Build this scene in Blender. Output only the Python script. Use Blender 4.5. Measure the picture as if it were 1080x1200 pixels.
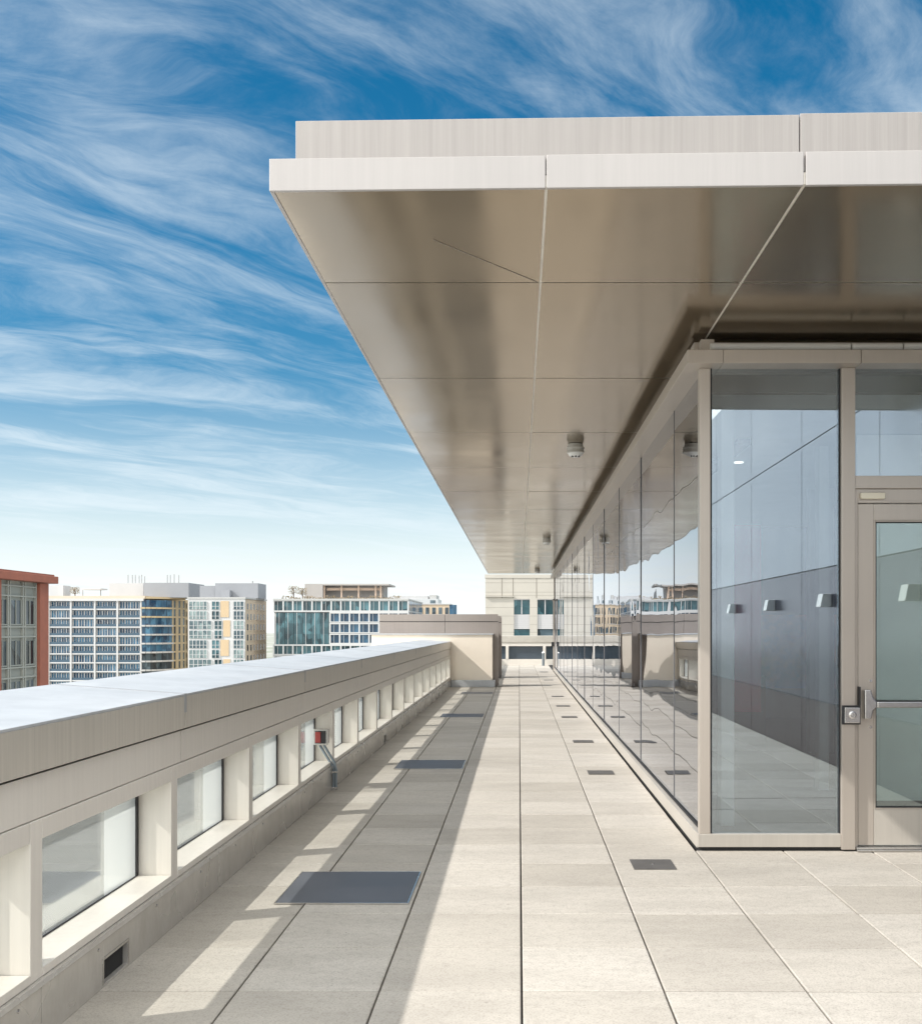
import bpy, bmesh, math, random
from mathutils import Vector, Matrix
random.seed(7)
R = math.radians
sc = bpy.context.scene
for o in list(bpy.data.objects):
    bpy.data.objects.remove(o)

# ------------------------------------------------------------------ camera
H_EYE = 1.56; F = 1230.0; VX = 608.0; VY = 736.0
cam = bpy.data.cameras.new("camera"); cam_o = bpy.data.objects.new("camera", cam)
sc.collection.objects.link(cam_o)
cam_o.location = (0, 0, H_EYE); cam_o.rotation_euler = (R(90), 0, 0)
cam.sensor_fit = 'HORIZONTAL'; cam.sensor_width = 36
cam.lens = 36 * F / 1080
cam.shift_x = (540 - VX) / 1080; cam.shift_y = (VY - 600) / 1080
cam.clip_start = 0.05; cam.clip_end = 9000
sc.camera = cam_o

# ------------------------------------------------------------------ light
LX, LY, LZ = 1.0, 0.35, -0.90            # direction the sunlight travels
sun_el = math.atan2(-LZ, math.hypot(LX, LY))
sun_az = math.atan2(-LX, -LY)            # clockwise from +Y
sl = bpy.data.lights.new("sun", 'SUN'); sl.energy = 2.3; sl.angle = R(0.55); sl.color = (1.0, 0.955, 0.90)
so = bpy.data.objects.new("sun", sl); sc.collection.objects.link(so)
so.rotation_euler = Vector((LX, LY, LZ)).to_track_quat('-Z', 'Y').to_euler()
so.location = (-20, -8, 25)

sc.view_settings.view_transform = 'Standard'; sc.view_settings.look = 'None'
sc.view_settings.exposure = 1.20; sc.view_settings.gamma = 1

w = bpy.data.worlds.new("World"); sc.world = w; w.use_nodes = True
nt = w.node_tree; nt.nodes.clear()
def N(tree, kind, **kw):
    n = tree.nodes.new(kind)
    for k, v in kw.items():
        if k.startswith('i_'):
            key = k[2:]
            key = int(key) if key.isdigit() else key.replace('_', ' ')
            n.inputs[key].default_value = v
        else: setattr(n, k, v)
    return n
def math_n(tree, op, a, b=None, c=None, clamp=False):
    n = tree.nodes.new('ShaderNodeMath'); n.operation = op; n.use_clamp = clamp
    for i, v in enumerate((a, b, c)):
        if v is None: continue
        if isinstance(v, (int, float)): n.inputs[i].default_value = v
        else: tree.links.new(v, n.inputs[i])
    return n.outputs[0]
def ramp(tree, src, p0, p1, c0=(0,0,0,1), c1=(1,1,1,1)):
    n = tree.nodes.new('ShaderNodeValToRGB')
    n.color_ramp.elements[0].position = p0; n.color_ramp.elements[1].position = p1
    n.color_ramp.elements[0].color = c0; n.color_ramp.elements[1].color = c1
    tree.links.new(src, n.inputs[0]); return n
def maprange(tree, src, a, b, c, d):
    n = tree.nodes.new('ShaderNodeMapRange'); tree.links.new(src, n.inputs[0])
    for i, v in enumerate((a, b, c, d)): n.inputs[i+1].default_value = v
    return n.outputs[0]
def mixc(tree, fac, a, b, blend='MIX'):
    n = tree.nodes.new('ShaderNodeMix'); n.data_type = 'RGBA'; n.blend_type = blend
    if isinstance(fac, (int, float)): n.inputs[0].default_value = fac
    else: tree.links.new(fac, n.inputs[0])
    for idx, v in ((6, a), (7, b)):
        if isinstance(v, tuple): n.inputs[idx].default_value = v if len(v) == 4 else v + (1,)
        else: tree.links.new(v, n.inputs[idx])
    return n.outputs[2]

sky = N(nt, 'ShaderNodeTexSky', sky_type='NISHITA', sun_disc=False)
sky.sun_elevation = sun_el; sky.sun_rotation = sun_az
sky.air_density = 1.0; sky.dust_density = 0.6; sky.ozone_density = 2.5
tc = N(nt, 'ShaderNodeTexCoord')
sep = N(nt, 'ShaderNodeSeparateXYZ'); nt.links.new(tc.outputs['Generated'], sep.inputs[0])
dz = math_n(nt, 'ADD', math_n(nt, 'MAXIMUM', sep.outputs[2], 0.0), 0.06)
px = math_n(nt, 'DIVIDE', sep.outputs[0], dz); py = math_n(nt, 'DIVIDE', sep.outputs[1], dz)
ca, sa = math.cos(R(46)), math.sin(R(46))
# u along the streaks, v across
u = math_n(nt, 'ADD', math_n(nt, 'MULTIPLY', px, sa), math_n(nt, 'MULTIPLY', py, ca))
v = math_n(nt, 'SUBTRACT', math_n(nt, 'MULTIPLY', px, ca), math_n(nt, 'MULTIPLY', py, sa))
wc = N(nt, 'ShaderNodeCombineXYZ'); nt.links.new(math_n(nt, 'MULTIPLY', u, 0.55), wc.inputs[0]); nt.links.new(math_n(nt, 'MULTIPLY', v, 0.9), wc.inputs[1])
wn = N(nt, 'ShaderNodeTexNoise', i_Scale=1.4, i_Detail=3.0, i_Roughness=0.5); nt.links.new(wc.outputs[0], wn.inputs['Vector'])
v = math_n(nt, 'ADD', v, math_n(nt, 'MULTIPLY', math_n(nt, 'SUBTRACT', wn.outputs[0], 0.5), 0.9))
def cloudlayer(su, sv, scale, detail, rough, dist, off):
    cx = N(nt, 'ShaderNodeCombineXYZ')
    nt.links.new(math_n(nt, 'MULTIPLY', u, su), cx.inputs[0]); nt.links.new(math_n(nt, 'MULTIPLY', v, sv), cx.inputs[1])
    cx.inputs[2].default_value = off
    nz = N(nt, 'ShaderNodeTexNoise', i_Scale=scale, i_Detail=detail, i_Roughness=rough, i_Distortion=dist)
    nt.links.new(cx.outputs[0], nz.inputs['Vector']); return nz.outputs[0]
fine = cloudlayer(0.50, 1.6, 1.7, 13, 0.66, 0.35, 3.1)
broad = cloudlayer(0.30, 0.70, 1.6, 5, 0.55, 1.2, 5.4)
wisps = cloudlayer(1.0, 1.5, 2.8, 12, 0.68, 0.5, 1.7)
cl = math_n(nt, 'ADD', math_n(nt, 'MULTIPLY', fine, 0.55), math_n(nt, 'MULTIPLY', broad, 0.52))
cl = math_n(nt, 'ADD', cl, math_n(nt, 'MULTIPLY', wisps, 0.20))
cm = ramp(nt, cl, 0.56, 0.83)
cm.color_ramp.interpolation = 'EASE'
cfac = math_n(nt, 'MULTIPLY', cm.outputs[0], 0.58)
hz = maprange(nt, sep.outputs[2], 0.0, 0.24, 1.0, 0.0)       # pale band at the horizon
hz = math_n(nt, 'POWER', hz, 1.5, clamp=True)
hsv = N(nt, 'ShaderNodeHueSaturation', i_Hue=0.486, i_Saturation=1.45, i_Value=0.40)
nt.links.new(sky.outputs[0], hsv.inputs['Color'])
c1 = mixc(nt, math_n(nt, 'MULTIPLY', hz, 0.97), hsv.outputs[0], (3.9, 4.05, 4.12, 1))
c2 = mixc(nt, cfac, c1, (2.95, 3.30, 3.50, 1))
# out-of-view fill light added to the sky: brighter overhead and behind the viewer
sky_fill = math_n(nt, 'MAXIMUM', maprange(nt, sep.outputs[2], 0.58, 0.85, 0, 1), maprange(nt, sep.outputs[1], -0.05, -0.6, 0, 1), clamp=True)
sky_fill = math_n(nt, 'MULTIPLY', sky_fill, maprange(nt, broad, 0.35, 0.62, 0.45, 1.0))
c2 = mixc(nt, sky_fill, c2, (9.2, 9.2, 9.0, 1))
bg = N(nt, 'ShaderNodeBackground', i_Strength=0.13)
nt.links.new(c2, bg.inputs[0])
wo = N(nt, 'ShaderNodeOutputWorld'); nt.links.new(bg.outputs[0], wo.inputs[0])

# ------------------------------------------------------------------ helpers
COL = sc.collection
class MB:
    def __init__(s): s.v = []; s.f = []
    def box(s, x0, x1, y0, y1, z0, z1):
        b = len(s.v)
        s.v += [(x0,y0,z0),(x1,y0,z0),(x1,y1,z0),(x0,y1,z0),(x0,y0,z1),(x1,y0,z1),(x1,y1,z1),(x0,y1,z1)]
        s.f += [tuple(b+i for i in q) for q in ((0,3,2,1),(4,5,6,7),(0,1,5,4),(1,2,6,5),(2,3,7,6),(3,0,4,7))]
        return s
    def hexa(s, pts):                       # 8 points ordered like box
        b = len(s.v); s.v += [tuple(p) for p in pts]
        s.f += [tuple(b+i for i in q) for q in ((0,3,2,1),(4,5,6,7),(0,1,5,4),(1,2,6,5),(2,3,7,6),(3,0,4,7))]
        return s
    def poly(s, pts):
        b = len(s.v); s.v += [tuple(p) for p in pts]; s.f.append(tuple(range(b, b+len(pts)))); return s
    def prism(s, prof, axis, a, b2):        # profile of 2d points extruded along an axis
        n = len(prof); b = len(s.v)
        for t in (a, b2):
            for p, q in prof:
                s.v.append((t,p,q) if axis == 'x' else (p,t,q) if axis == 'y' else (p,q,t))
        s.f.append(tuple(b+i for i in range(n))); s.f.append(tuple(b+n+i for i in reversed(range(n))))
        for i in range(n):
            j = (i+1) % n; s.f.append((b+i, b+n+i, b+n+j, b+j))
        return s
    def tube(s, path, r, n=12):
        path = [Vector(p) for p in path]; rings = []
        for i, p in enumerate(path):
            d = (path[min(i+1, len(path)-1)] - path[max(i-1, 0)]).normalized()
            a = d.orthogonal().normalized() if i == 0 else (la - d*la.dot(d)).normalized()
            la = a; c = d.cross(a); b = len(s.v)
            rr = r[i] if isinstance(r, (list, tuple)) else r
            for k in range(n):
                t = 2*math.pi*k/n; s.v.append(tuple(p + a*rr*math.cos(t) + c*rr*math.sin(t)))
            rings.append(b)
        for a, b in zip(rings, rings[1:]):
            for k in range(n):
                j = (k+1) % n; s.f.append((a+k, a+j, b+j, b+k))
        s.f.append(tuple(rings[0]+k for k in reversed(range(n)))); s.f.append(tuple(rings[-1]+k for k in range(n)))
        return s
    def lathe(s, cx, cy, prof, n=24):       # (radius, z) pairs
        return s.tube([(cx, cy, z) for r_, z in prof], [r_ for r_, z in prof], n) if False else s._lathe(cx, cy, prof, n)
    def _lathe(s, cx, cy, prof, n):
        rings = []
        for r_, z in prof:
            b = len(s.v); rings.append(b)
            for k in range(n):
                t = 2*math.pi*k/n; s.v.append((cx+r_*math.cos(t), cy+r_*math.sin(t), z))
        for a, b in zip(rings, rings[1:]):
            for k in range(n):
                j = (k+1) % n; s.f.append((a+k, a+j, b+j, b+k))
        s.f.append(tuple(rings[0]+k for k in reversed(range(n)))); s.f.append(tuple(rings[-1]+k for k in range(n)))
        return s
def wloc(o):
    l = Vector((0,0,0))
    while o: l += o.location; o = o.parent
    return l
def part(name, mb, mat, parent=None, label=None, bevel=0, smooth=False, base=None, recalc=True):
    me = bpy.data.meshes.new(name)
    org = wloc(parent) if parent else Vector((0,0,0))
    b = Vector(base) if base else Vector((0,0,0))
    if parent is None: org = b
    me.from_pydata([tuple(Vector(p) - org) for p in mb.v], [], mb.f)
    if recalc:
        bm = bmesh.new(); bm.from_mesh(me); bmesh.ops.recalc_face_normals(bm, faces=bm.faces); bm.to_mesh(me); bm.free()
    me.materials.append(mat)
    if smooth:
        for p in me.polygons: p.use_smooth = True
        if hasattr(me, 'set_sharp_from_angle'): me.set_sharp_from_angle(angle=R(35))
    o = bpy.data.objects.new(name, me); COL.objects.link(o)
    if parent: o.parent = parent
    else: o.location = b
    if label: o['label'] = label
    if bevel:
        m = o.modifiers.new('bevel', 'BEVEL'); m.width = bevel; m.segments = 2; m.limit_method = 'ANGLE'; m.angle_limit = R(40)
    return o
def thing(name, label, cat, loc, group=None):
    o = bpy.data.objects.new(name, None); COL.objects.link(o); o.location = loc; o.empty_display_size = .2
    o['label'] = label; o['category'] = cat
    if group: o['group'] = group
    return o
def tag(o, label, cat, group=None):
    o['label'] = label; o['category'] = cat
    if group: o['group'] = group
    return o
def structure(o): o['kind'] = 'structure'; return o

# ------------------------------------------------------------------ materials
def newmat(name):
    m = bpy.data.materials.new(name); m.use_nodes = True
    t = m.node_tree; b = t.nodes['Principled BSDF']; return m, t, b
def plain(name, col, rough=0.6, metal=0.0, var=0.06, scale=3.0, bump=0.0, stretch=(1,1,1), spec=0.5):
    m, t, b = newmat(name)
    g = N(t, 'ShaderNodeTexCoord'); mp = N(t, 'ShaderNodeMapping'); mp.inputs['Scale'].default_value = stretch
    t.links.new(g.outputs['Object'], mp.inputs[0])
    nz = N(t, 'ShaderNodeTexNoise', i_Scale=scale, i_Detail=6.0, i_Roughness=0.6); t.links.new(mp.outputs[0], nz.inputs['Vector'])
    k = maprange(t, nz.outputs[0], 0.3, 0.7, 1-var, 1+var)
    vm = N(t, 'ShaderNodeVectorMath', operation='SCALE'); vm.inputs[0].default_value = col[:3]; t.links.new(k, vm.inputs['Scale'])
    t.links.new(vm.outputs[0], b.inputs['Base Color'])
    t.links.new(maprange(t, nz.outputs[0], 0.3, 0.7, max(0, rough-0.07), min(1, rough+0.07)), b.inputs['Roughness'])
    b.inputs['Metallic'].default_value = metal; b.inputs['Specular IOR Level'].default_value = spec
    if bump:
        bp = N(t, 'ShaderNodeBump', i_Strength=bump, i_Distance=0.01); t.links.new(nz.outputs[0], bp.inputs['Height']); t.links.new(bp.outputs[0], b.inputs['Normal'])
    return m
def metal_panel(name, col, rough, metal, streak=0.10, wave=0.0, wscale=(1,1,1), streak_axis=(14,14,0.35), rnd=0.03):
    """coated metal sheet: faint run-off streaks, oil-canning waviness, per-panel tone"""
    m, t, b = newmat(name)
    g = N(t, 'ShaderNodeNewGeometry')
    mp = N(t, 'ShaderNodeMapping'); mp.inputs['Scale'].default_value = streak_axis; t.links.new(g.outputs['Position'], mp.inputs[0])
    nz = N(t, 'ShaderNodeTexNoise', i_Scale=1.6, i_Detail=8.0, i_Roughness=0.7); t.links.new(mp.outputs[0], nz.inputs['Vector'])
    nb = N(t, 'ShaderNodeTexNoise', i_Scale=1.1, i_Detail=3.0); t.links.new(g.outputs['Position'], nb.inputs['Vector'])
    oi = N(t, 'ShaderNodeObjectInfo')
    k = math_n(t, 'MULTIPLY', maprange(t, nz.outputs[0], 0.32, 0.68, 1-streak, 1+streak*0.5), maprange(t, nb.outputs[0], 0.3, 0.7, 0.95, 1.03))
    k = math_n(t, 'MULTIPLY', k, maprange(t, oi.outputs['Random'], 0, 1, 1-rnd, 1+rnd))
    vm = N(t, 'ShaderNodeVectorMath', operation='SCALE'); vm.inputs[0].default_value = col[:3]; t.links.new(k, vm.inputs['Scale'])
    t.links.new(vm.outputs[0], b.inputs['Base Color'])
    t.links.new(maprange(t, nb.outputs[0], 0.3, 0.7, rough-0.04, rough+0.05), b.inputs['Roughness'])
    b.inputs['Metallic'].default_value = metal
    if wave:
        mw = N(t, 'ShaderNodeMapping'); mw.inputs['Scale'].default_value = wscale; t.links.new(g.outputs['Position'], mw.inputs[0])
        nw = N(t, 'ShaderNodeTexNoise', i_Scale=1.0, i_Detail=0.0, i_Roughness=0.45); t.links.new(mw.outputs[0], nw.inputs['Vector'])
        bp = N(t, 'ShaderNodeBump', i_Strength=1.0, i_Distance=wave); t.links.new(nw.outputs[0], bp.inputs['Height']); t.links.new(bp.outputs[0], b.inputs['Normal'])
    return m
def glass(name, tint, ior, wave=0.0, wscale=(1,1,1), refl=(1,1,1), floor_r=0.0):
    m = bpy.data.materials.new(name); m.use_nodes = True; t = m.node_tree; t.nodes.clear()
    tr = N(t, 'ShaderNodeBsdfTransparent'); tr.inputs[0].default_value = tint + (1,)
    gl = N(t, 'ShaderNodeBsdfGlossy', i_Roughness=0.0); gl.inputs['Color'].default_value = refl + (1,)
    fr = N(t, 'ShaderNodeFresnel', i_IOR=ior)
    fac = math_n(t, 'ADD', fr.outputs[0], floor_r, clamp=True)
    mx = N(t, 'ShaderNodeMixShader'); t.links.new(fac, mx.inputs[0]); t.links.new(tr.outputs[0], mx.inputs[1]); t.links.new(gl.outputs[0], mx.inputs[2])
    if wave:
        g = N(t, 'ShaderNodeNewGeometry'); mw = N(t, 'ShaderNodeMapping'); mw.inputs['Scale'].default_value = wscale
        t.links.new(g.outputs['Position'], mw.inputs[0])
        nw = N(t, 'ShaderNodeTexNoise', i_Scale=1.0, i_Detail=1.0, i_Roughness=0.4, noise_dimensions='4D'); t.links.new(mw.outputs[0], nw.inputs['Vector'])
        oi = N(t, 'ShaderNodeObjectInfo'); t.links.new(math_n(t, 'MULTIPLY', oi.outputs['Random'], 20.0), nw.inputs['W'])
        bp = N(t, 'ShaderNodeBump', i_Strength=1.0, i_Distance=wave); t.links.new(nw.outputs[0], bp.inputs['Height'])
        t.links.new(bp.outputs[0], gl.inputs['Normal'])
    o = N(t, 'ShaderNodeOutputMaterial'); t.links.new(mx.outputs[0], o.inputs[0]); return m

M = {}
M['champagne'] = metal_panel('champagne_metal', (0.56, 0.525, 0.47), 0.38, 0.35, 0.07)
M['fascia'] = metal_panel('fascia_metal', (0.435, 0.412, 0.395), 0.45, 0.20, 0.05, streak_axis=(16, 16, 0.5))
M['fascia_top'] = metal_panel('upper_fascia_metal', (0.345, 0.322, 0.303), 0.5, 0.15, 0.12, streak_axis=(22, 22, 0.35))
M['soffit'] = metal_panel('soffit_metal', (0.385, 0.315, 0.225), 0.16, 0.84, 0.02, wave=0.008, wscale=(0.06, 0.9, 1), streak_axis=(1, 1, 1), rnd=0.03)
M['parapet'] = metal_panel('parapet_metal', (0.74, 0.70, 0.635), 0.42, 0.15, 0.05, streak_axis=(20, 20, 0.7))
M['coping_face'] = metal_panel('coping_metal', (0.60, 0.565, 0.50), 0.34, 0.40, 0.12, streak_axis=(1, 24, 0.5))
M['coping_top'] = metal_panel('coping_top_metal', (0.47, 0.485, 0.50), 0.45, 0.15, 0.14, streak_axis=(2, 2, 1))
M['seam'] = plain('coping_seam_metal', (0.36, 0.37, 0.38), 0.45, 0.2)
M['flashing'] = metal_panel('galvanised_flashing', (0.60, 0.575, 0.53), 0.26, 0.40, 0.12, wave=0.006, wscale=(3, 2.2, 5), streak_axis=(6, 6, 3))
M['frame'] = metal_panel('frame_metal', (0.50, 0.45, 0.395), 0.36, 0.40, 0.03)
M['gap'] = plain('joint_shadow_seal', (0.03, 0.03, 0.03), 0.9)
M['seal'] = plain('rubber_gasket', (0.012, 0.012, 0.014), 0.6)
M['sealgrey'] = plain('silicone_joint', (.13, .13, .135), .5)
M['back'] = plain('joint_backing', (0.80, 0.76, 0.68), 0.5)
M['plate'] = plain('slate_plate', (0.088, 0.094, 0.108), 0.5, 0.0, 0.22, 2.2, 0.05)
M['small_plate'] = plain('grey_plate', (0.12, 0.115, 0.11), 0.5, 0.2, 0.2, 9.0)
M['steel'] = plain('steel', (0.62, 0.61, 0.59), 0.24, 0.95, 0.05)
M['conduit'] = plain('grey_conduit', (0.20, 0.235, 0.26), 0.40, 0.3, 0.08)
M['white'] = plain('white_paint', (0.78, 0.78, 0.76), 0.45, 0, 0.03)
M['grey'] = plain('grey_plastic', (0.50, 0.485, 0.45), 0.5, 0, 0.05)
M['black'] = plain('black_plastic', (0.02, 0.02, 0.022), 0.45, 0, 0.05)
M['red'] = plain('red_plastic', (0.27, 0.04, 0.035), 0.45, 0, 0.05)
M['stucco'] = plain('cream_stucco', (0.76, 0.68, 0.57), 0.85, 0, 0.04, 2.0, 0.1)
M['screen'] = metal_panel('brown_louvre_metal', (0.30, 0.265, 0.24), 0.5, 0.2, 0.05)
M['glass_side'] = glass('side_glass', (0.16, 0.16, 0.17), 1.9, 0.008, (1.6, 0.9, 0.9), (0.93, 0.95, 1.0), 0.24)
M['glass_front'] = glass('front_glass', (0.88, 0.92, 0.93), 1.6, 0.0, (1,1,1), (0.84, 0.93, 1.0), 0.24)
M['glass_door'] = glass('door_glass', (0.78, 0.86, 0.84), 1.6, 0.0, (1,1,1), (0.86, 0.95, 0.97), 0.14)
M['int_white'] = plain('interior_white', (0.72, 0.73, 0.72), 0.7)
M['int_dark'] = plain('interior_dark', (0.10, 0.095, 0.13), 0.5)
M['int_floor'] = plain('interior_carpet', (0.10, 0.07, 0.075), 0.8)
M['int_red'] = plain('interior_red', (0.75, 0.05, 0.10), 0.6)

# pavers ---------------------------------------------------------------
def paver_mat():
    m, t, b = newmat('precast_concrete_pavers')
    g = N(t, 'ShaderNodeNewGeometry')
    n1 = N(t, 'ShaderNodeTexNoise', i_Scale=95.0, i_Detail=4.0, i_Roughness=0.7); t.links.new(g.outputs['Position'], n1.inputs['Vector'])
    mp = N(t, 'ShaderNodeMapping'); mp.inputs['Scale'].default_value = (1.3, 3.2, 1); t.links.new(g.outputs['Position'], mp.inputs[0])
    n2 = N(t, 'ShaderNodeTexNoise', i_Scale=1.3, i_Detail=7.0, i_Roughness=0.62); t.links.new(mp.outputs[0], n2.inputs['Vector'])
    n3 = N(t, 'ShaderNodeTexNoise', i_Scale=0.7, i_Detail=5.0); t.links.new(g.outputs['Position'], n3.inputs['Vector'])
    n4 = N(t, 'ShaderNodeTexNoise', i_Scale=22.0, i_Detail=5.0, i_Roughness=0.7); t.links.new(g.outputs['Position'], n4.inputs['Vector'])
    spots = N(t, 'ShaderNodeTexVoronoi', i_Scale=6.5); t.links.new(g.outputs['Position'], spots.inputs['Vector'])
    dots = math_n(t, 'LESS_THAN', spots.outputs['Distance'], 0.045)
    c = mixc(t, g.outputs['Random Per Island'], (0.405, 0.375, 0.328), (0.525, 0.493, 0.442))
    c = mixc(t, maprange(t, n2.outputs[0], 0.38, 0.58, 0, 1), mixc(t, 0.24, c, (0.22, 0.20, 0.175)), c)
    c = mixc(t, maprange(t, n3.outputs[0], 0.35, 0.7, 0, 0.35), c, (0.56, 0.52, 0.45))
    c = mixc(t, maprange(t, n4.outputs[0], 0.48, 0.72, 0, 0.42), c, (0.27, 0.245, 0.215))
    c = mixc(t, maprange(t, n1.outputs[0], 0.30, 0.52, 0.65, 0.0), c, (0.22, 0.20, 0.17))
    c = mixc(t, math_n(t, 'MULTIPLY', dots, 0.35), c, (0.12, 0.11, 0.10))
    t.links.new(c, b.inputs['Base Color']); b.inputs['Roughness'].default_value = 0.82
    b.inputs['Specular IOR Level'].default_value = 0.35
    bp = N(t, 'ShaderNodeBump', i_Strength=0.35, i_Distance=0.002); t.links.new(n1.outputs[0], bp.inputs['Height']); t.links.new(bp.outputs[0], b.inputs['Normal'])
    return m
M['paver'] = paver_mat()
PW = 0.612; PX0 = 0.012; PD = 0.61; PY0 = 4.51
mb = MB()
for k in range(-3, 6):
    xa, xb = PX0 + k*PW, PX0 + (k+1)*PW
    jit = random.uniform(-.012, .012)
    for r in range(-32, 66):
        ya, yb = PY0 + r*PD + jit, PY0 + (r+1)*PD + jit
        if k >= 2 and yb > 7.36 + 0.3: continue
        if k >= 2: yb = min(yb, 7.36)
        if yb - ya < .05: continue
        g = 0.0045; h = random.uniform(.0030, .0045); dzv = random.uniform(-.0015, .0015); e = 0.005
        x0, x1, y0, y1 = xa+g, xb-g, ya+h, yb-h
        b = len(mb.v); z0, z1 = -0.05, dzv; zt = dzv - .003
        mb.v += [(x0,y0,z0),(x1,y0,z0),(x1,y1,z0),(x0,y1,z0),(x0,y0,zt),(x1,y0,zt),(x1,y1,zt),(x0,y1,zt),
                 (x0+e,y0+e*.6,z1),(x1-e,y0+e*.6,z1),(x1-e,y1-e*.6,z1),(x0+e,y1-e*.6,z1)]
        mb.f += [tuple(b+i for i in q) for q in ((0,1,5,4),(1,2,6,5),(2,3,7,6),(3,0,4,7),(4,5,9,8),(5,6,10,9),(6,7,11,10),(7,4,8,11),(8,9,10,11))]
structure(part('terrace_paving', mb, M['paver'], recalc=False))
mb = MB(); mb.box(-2.2, 3.7, -15, 46, -0.30, -0.045)
structure(part('terrace_slab', mb, M['gap']))

# ------------------------------------------------------------------ glazed pavilion
GX, GY = 1.30, 7.35              # planes of the side and front glass
SX = 1.249
S_Z = 3.62                       # soffit
YEND = 38.5
pav = thing('glass_pavilion', 'glass walled rooftop pavilion with a deep beige metal canopy', 'building', (2.4, 20, 0))
mb = MB(); mb.box(SX, GX+.08, GY+.035, YEND, 0.012, 0.118)
part('sill', mb, M['champagne'], pav, bevel=.003)
mb = MB(); mb.box(SX, 2.248, GY-.02, GY+.034, 0.028, 0.120)
part('sill', mb, M['champagne'], pav, bevel=.003)
mb = MB(); mb.box(SX+.012, 3.5, GY+.004, GY+.10, 0.002, 0.027)
part('sill_seal', mb, M['gap'], pav)
mb = MB(); mb.box(GX-.012, GX+.02, GY+.04, YEND, 0.1185, 0.135)
part('glazing_gasket', mb, M['seal'], pav)
# header beam, projecting 0.1 m from the glass
HZ0, HZ1 = 3.378, 3.472
for (a, b2) in [(7.2, 8.79)] + [(8.79+2.42*i, 8.79+2.42*(i+1)) for i in range(12)] + [(8.79+2.42*12, YEND)]:
    mb = MB(); mb.box(1.155, 1.40, a+(.0 if a < 7.3 else .002), b2-.002, HZ0, HZ1)
    part('header', mb, M['frame'], pav, bevel=.003)
for (a, b2) in [(1.402, 2.345), (2.349, 3.5)]:
    mb = MB(); mb.box(a, b2, 7.2, 7.45, HZ0+.0005, HZ1)
    part('header', mb, M['frame'], pav, bevel=.003)
# recess above the header with the light strip
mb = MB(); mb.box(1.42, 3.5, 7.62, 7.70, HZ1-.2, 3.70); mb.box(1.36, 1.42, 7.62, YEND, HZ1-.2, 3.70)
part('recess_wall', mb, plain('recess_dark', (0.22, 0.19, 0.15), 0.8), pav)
mb = MB(); mb.box(1.27, 1.36, 7.32, YEND, HZ1+.02, 3.575)
mb.box(1.24, 3.5, 7.44, 7.60, HZ1+.03, 3.585)
part('recess_channel', mb, M['frame'], pav)
for a, b2 in [(1.33, 2.30), (2.31, 2.66), (2.67, 3.5)]:
    mb = MB(); mb.tube([(a, 7.30, 3.515), (b2, 7.30, 3.515)], .026, 10)
    part('light_strip', mb, M['white'], pav, smooth=True)
for xx in (1.36, 2.25, 2.36, 2.62, 2.72):
    mb = MB(); mb.box(xx, xx+.07, 7.27, 7.33, HZ1, 3.487)
    part('bracket', mb, M['black'], pav)
# corner post and mullions of the front
mb = MB(); mb.box(1.262, 1.338, GY-.01, GY+.065, .120, HZ0); part('corner_post', mb, M['frame'], pav, bevel=.003)
mb = MB(); mb.box(1.339, 1.350, GY+.0, GY+.05, .120, HZ0); part('glazing_gasket', mb, M['seal'], pav)
mb = MB(); mb.box(2.249, 2.345, GY-.03, GY+.10, .012, HZ0); part('mullion', mb, M['frame'], pav, bevel=.003)
mb = MB(); mb.box(2.240, 2.2485, GY, GY+.05, .120, HZ0); part('glazing_gasket', mb, M['seal'], pav)
# side glass
def pane_y(y0, y1, x, z0, z1, tilt, bow):
    """sheet in the YZ plane, faintly tilted"""
    m = MB(); th = .008
    pts = []
    for zz in (z0, z1):
        off = tilt*(1 if zz == z1 else -1)
        pts += [(x+off-bow, y0, zz), (x+off-bow+th, y0, zz), (x+off+bow+th, y1, zz), (x+off+bow, y1, zz)]
    return m.hexa(pts)
ys = [GY+.066] + [8.79+2.42*i for i in range(13)]
ys = [y for y in ys if y < YEND-.5] + [YEND]
for i in range(len(ys)-1):
    part('glass_pane', pane_y(ys[i]+.0055, ys[i+1]-.0055, GX, .130, HZ0+.02, random.uniform(-.0015, .0015), random.uniform(-.003, .003)), M['glass_side'], pav)
    if i > 0:
        mb = MB(); mb.box(GX-.006, GX+.05, ys[i]-.005, ys[i]+.005, .12, HZ0+.01)
        part('pane_joint', mb, M['sealgrey'], pav)
        mb = MB(); mb.box(GX+.06, GX+.16, ys[i]-.03, ys[i]+.03, .0, HZ0+.01)
        part('inner_mullion', mb, M['frame'], pav)
# front glass
mb = MB(); mb.box(1.351, 2.239, GY+.015, GY+.023, .120, HZ0+.01); part('glass_pane', mb, M['glass_front'], pav)
mb = MB(); mb.box(2.346, 3.5, GY+.015, GY+.023, 2.625, HZ0+.01); part('glass_pane', mb, M['glass_front'], pav)
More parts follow.
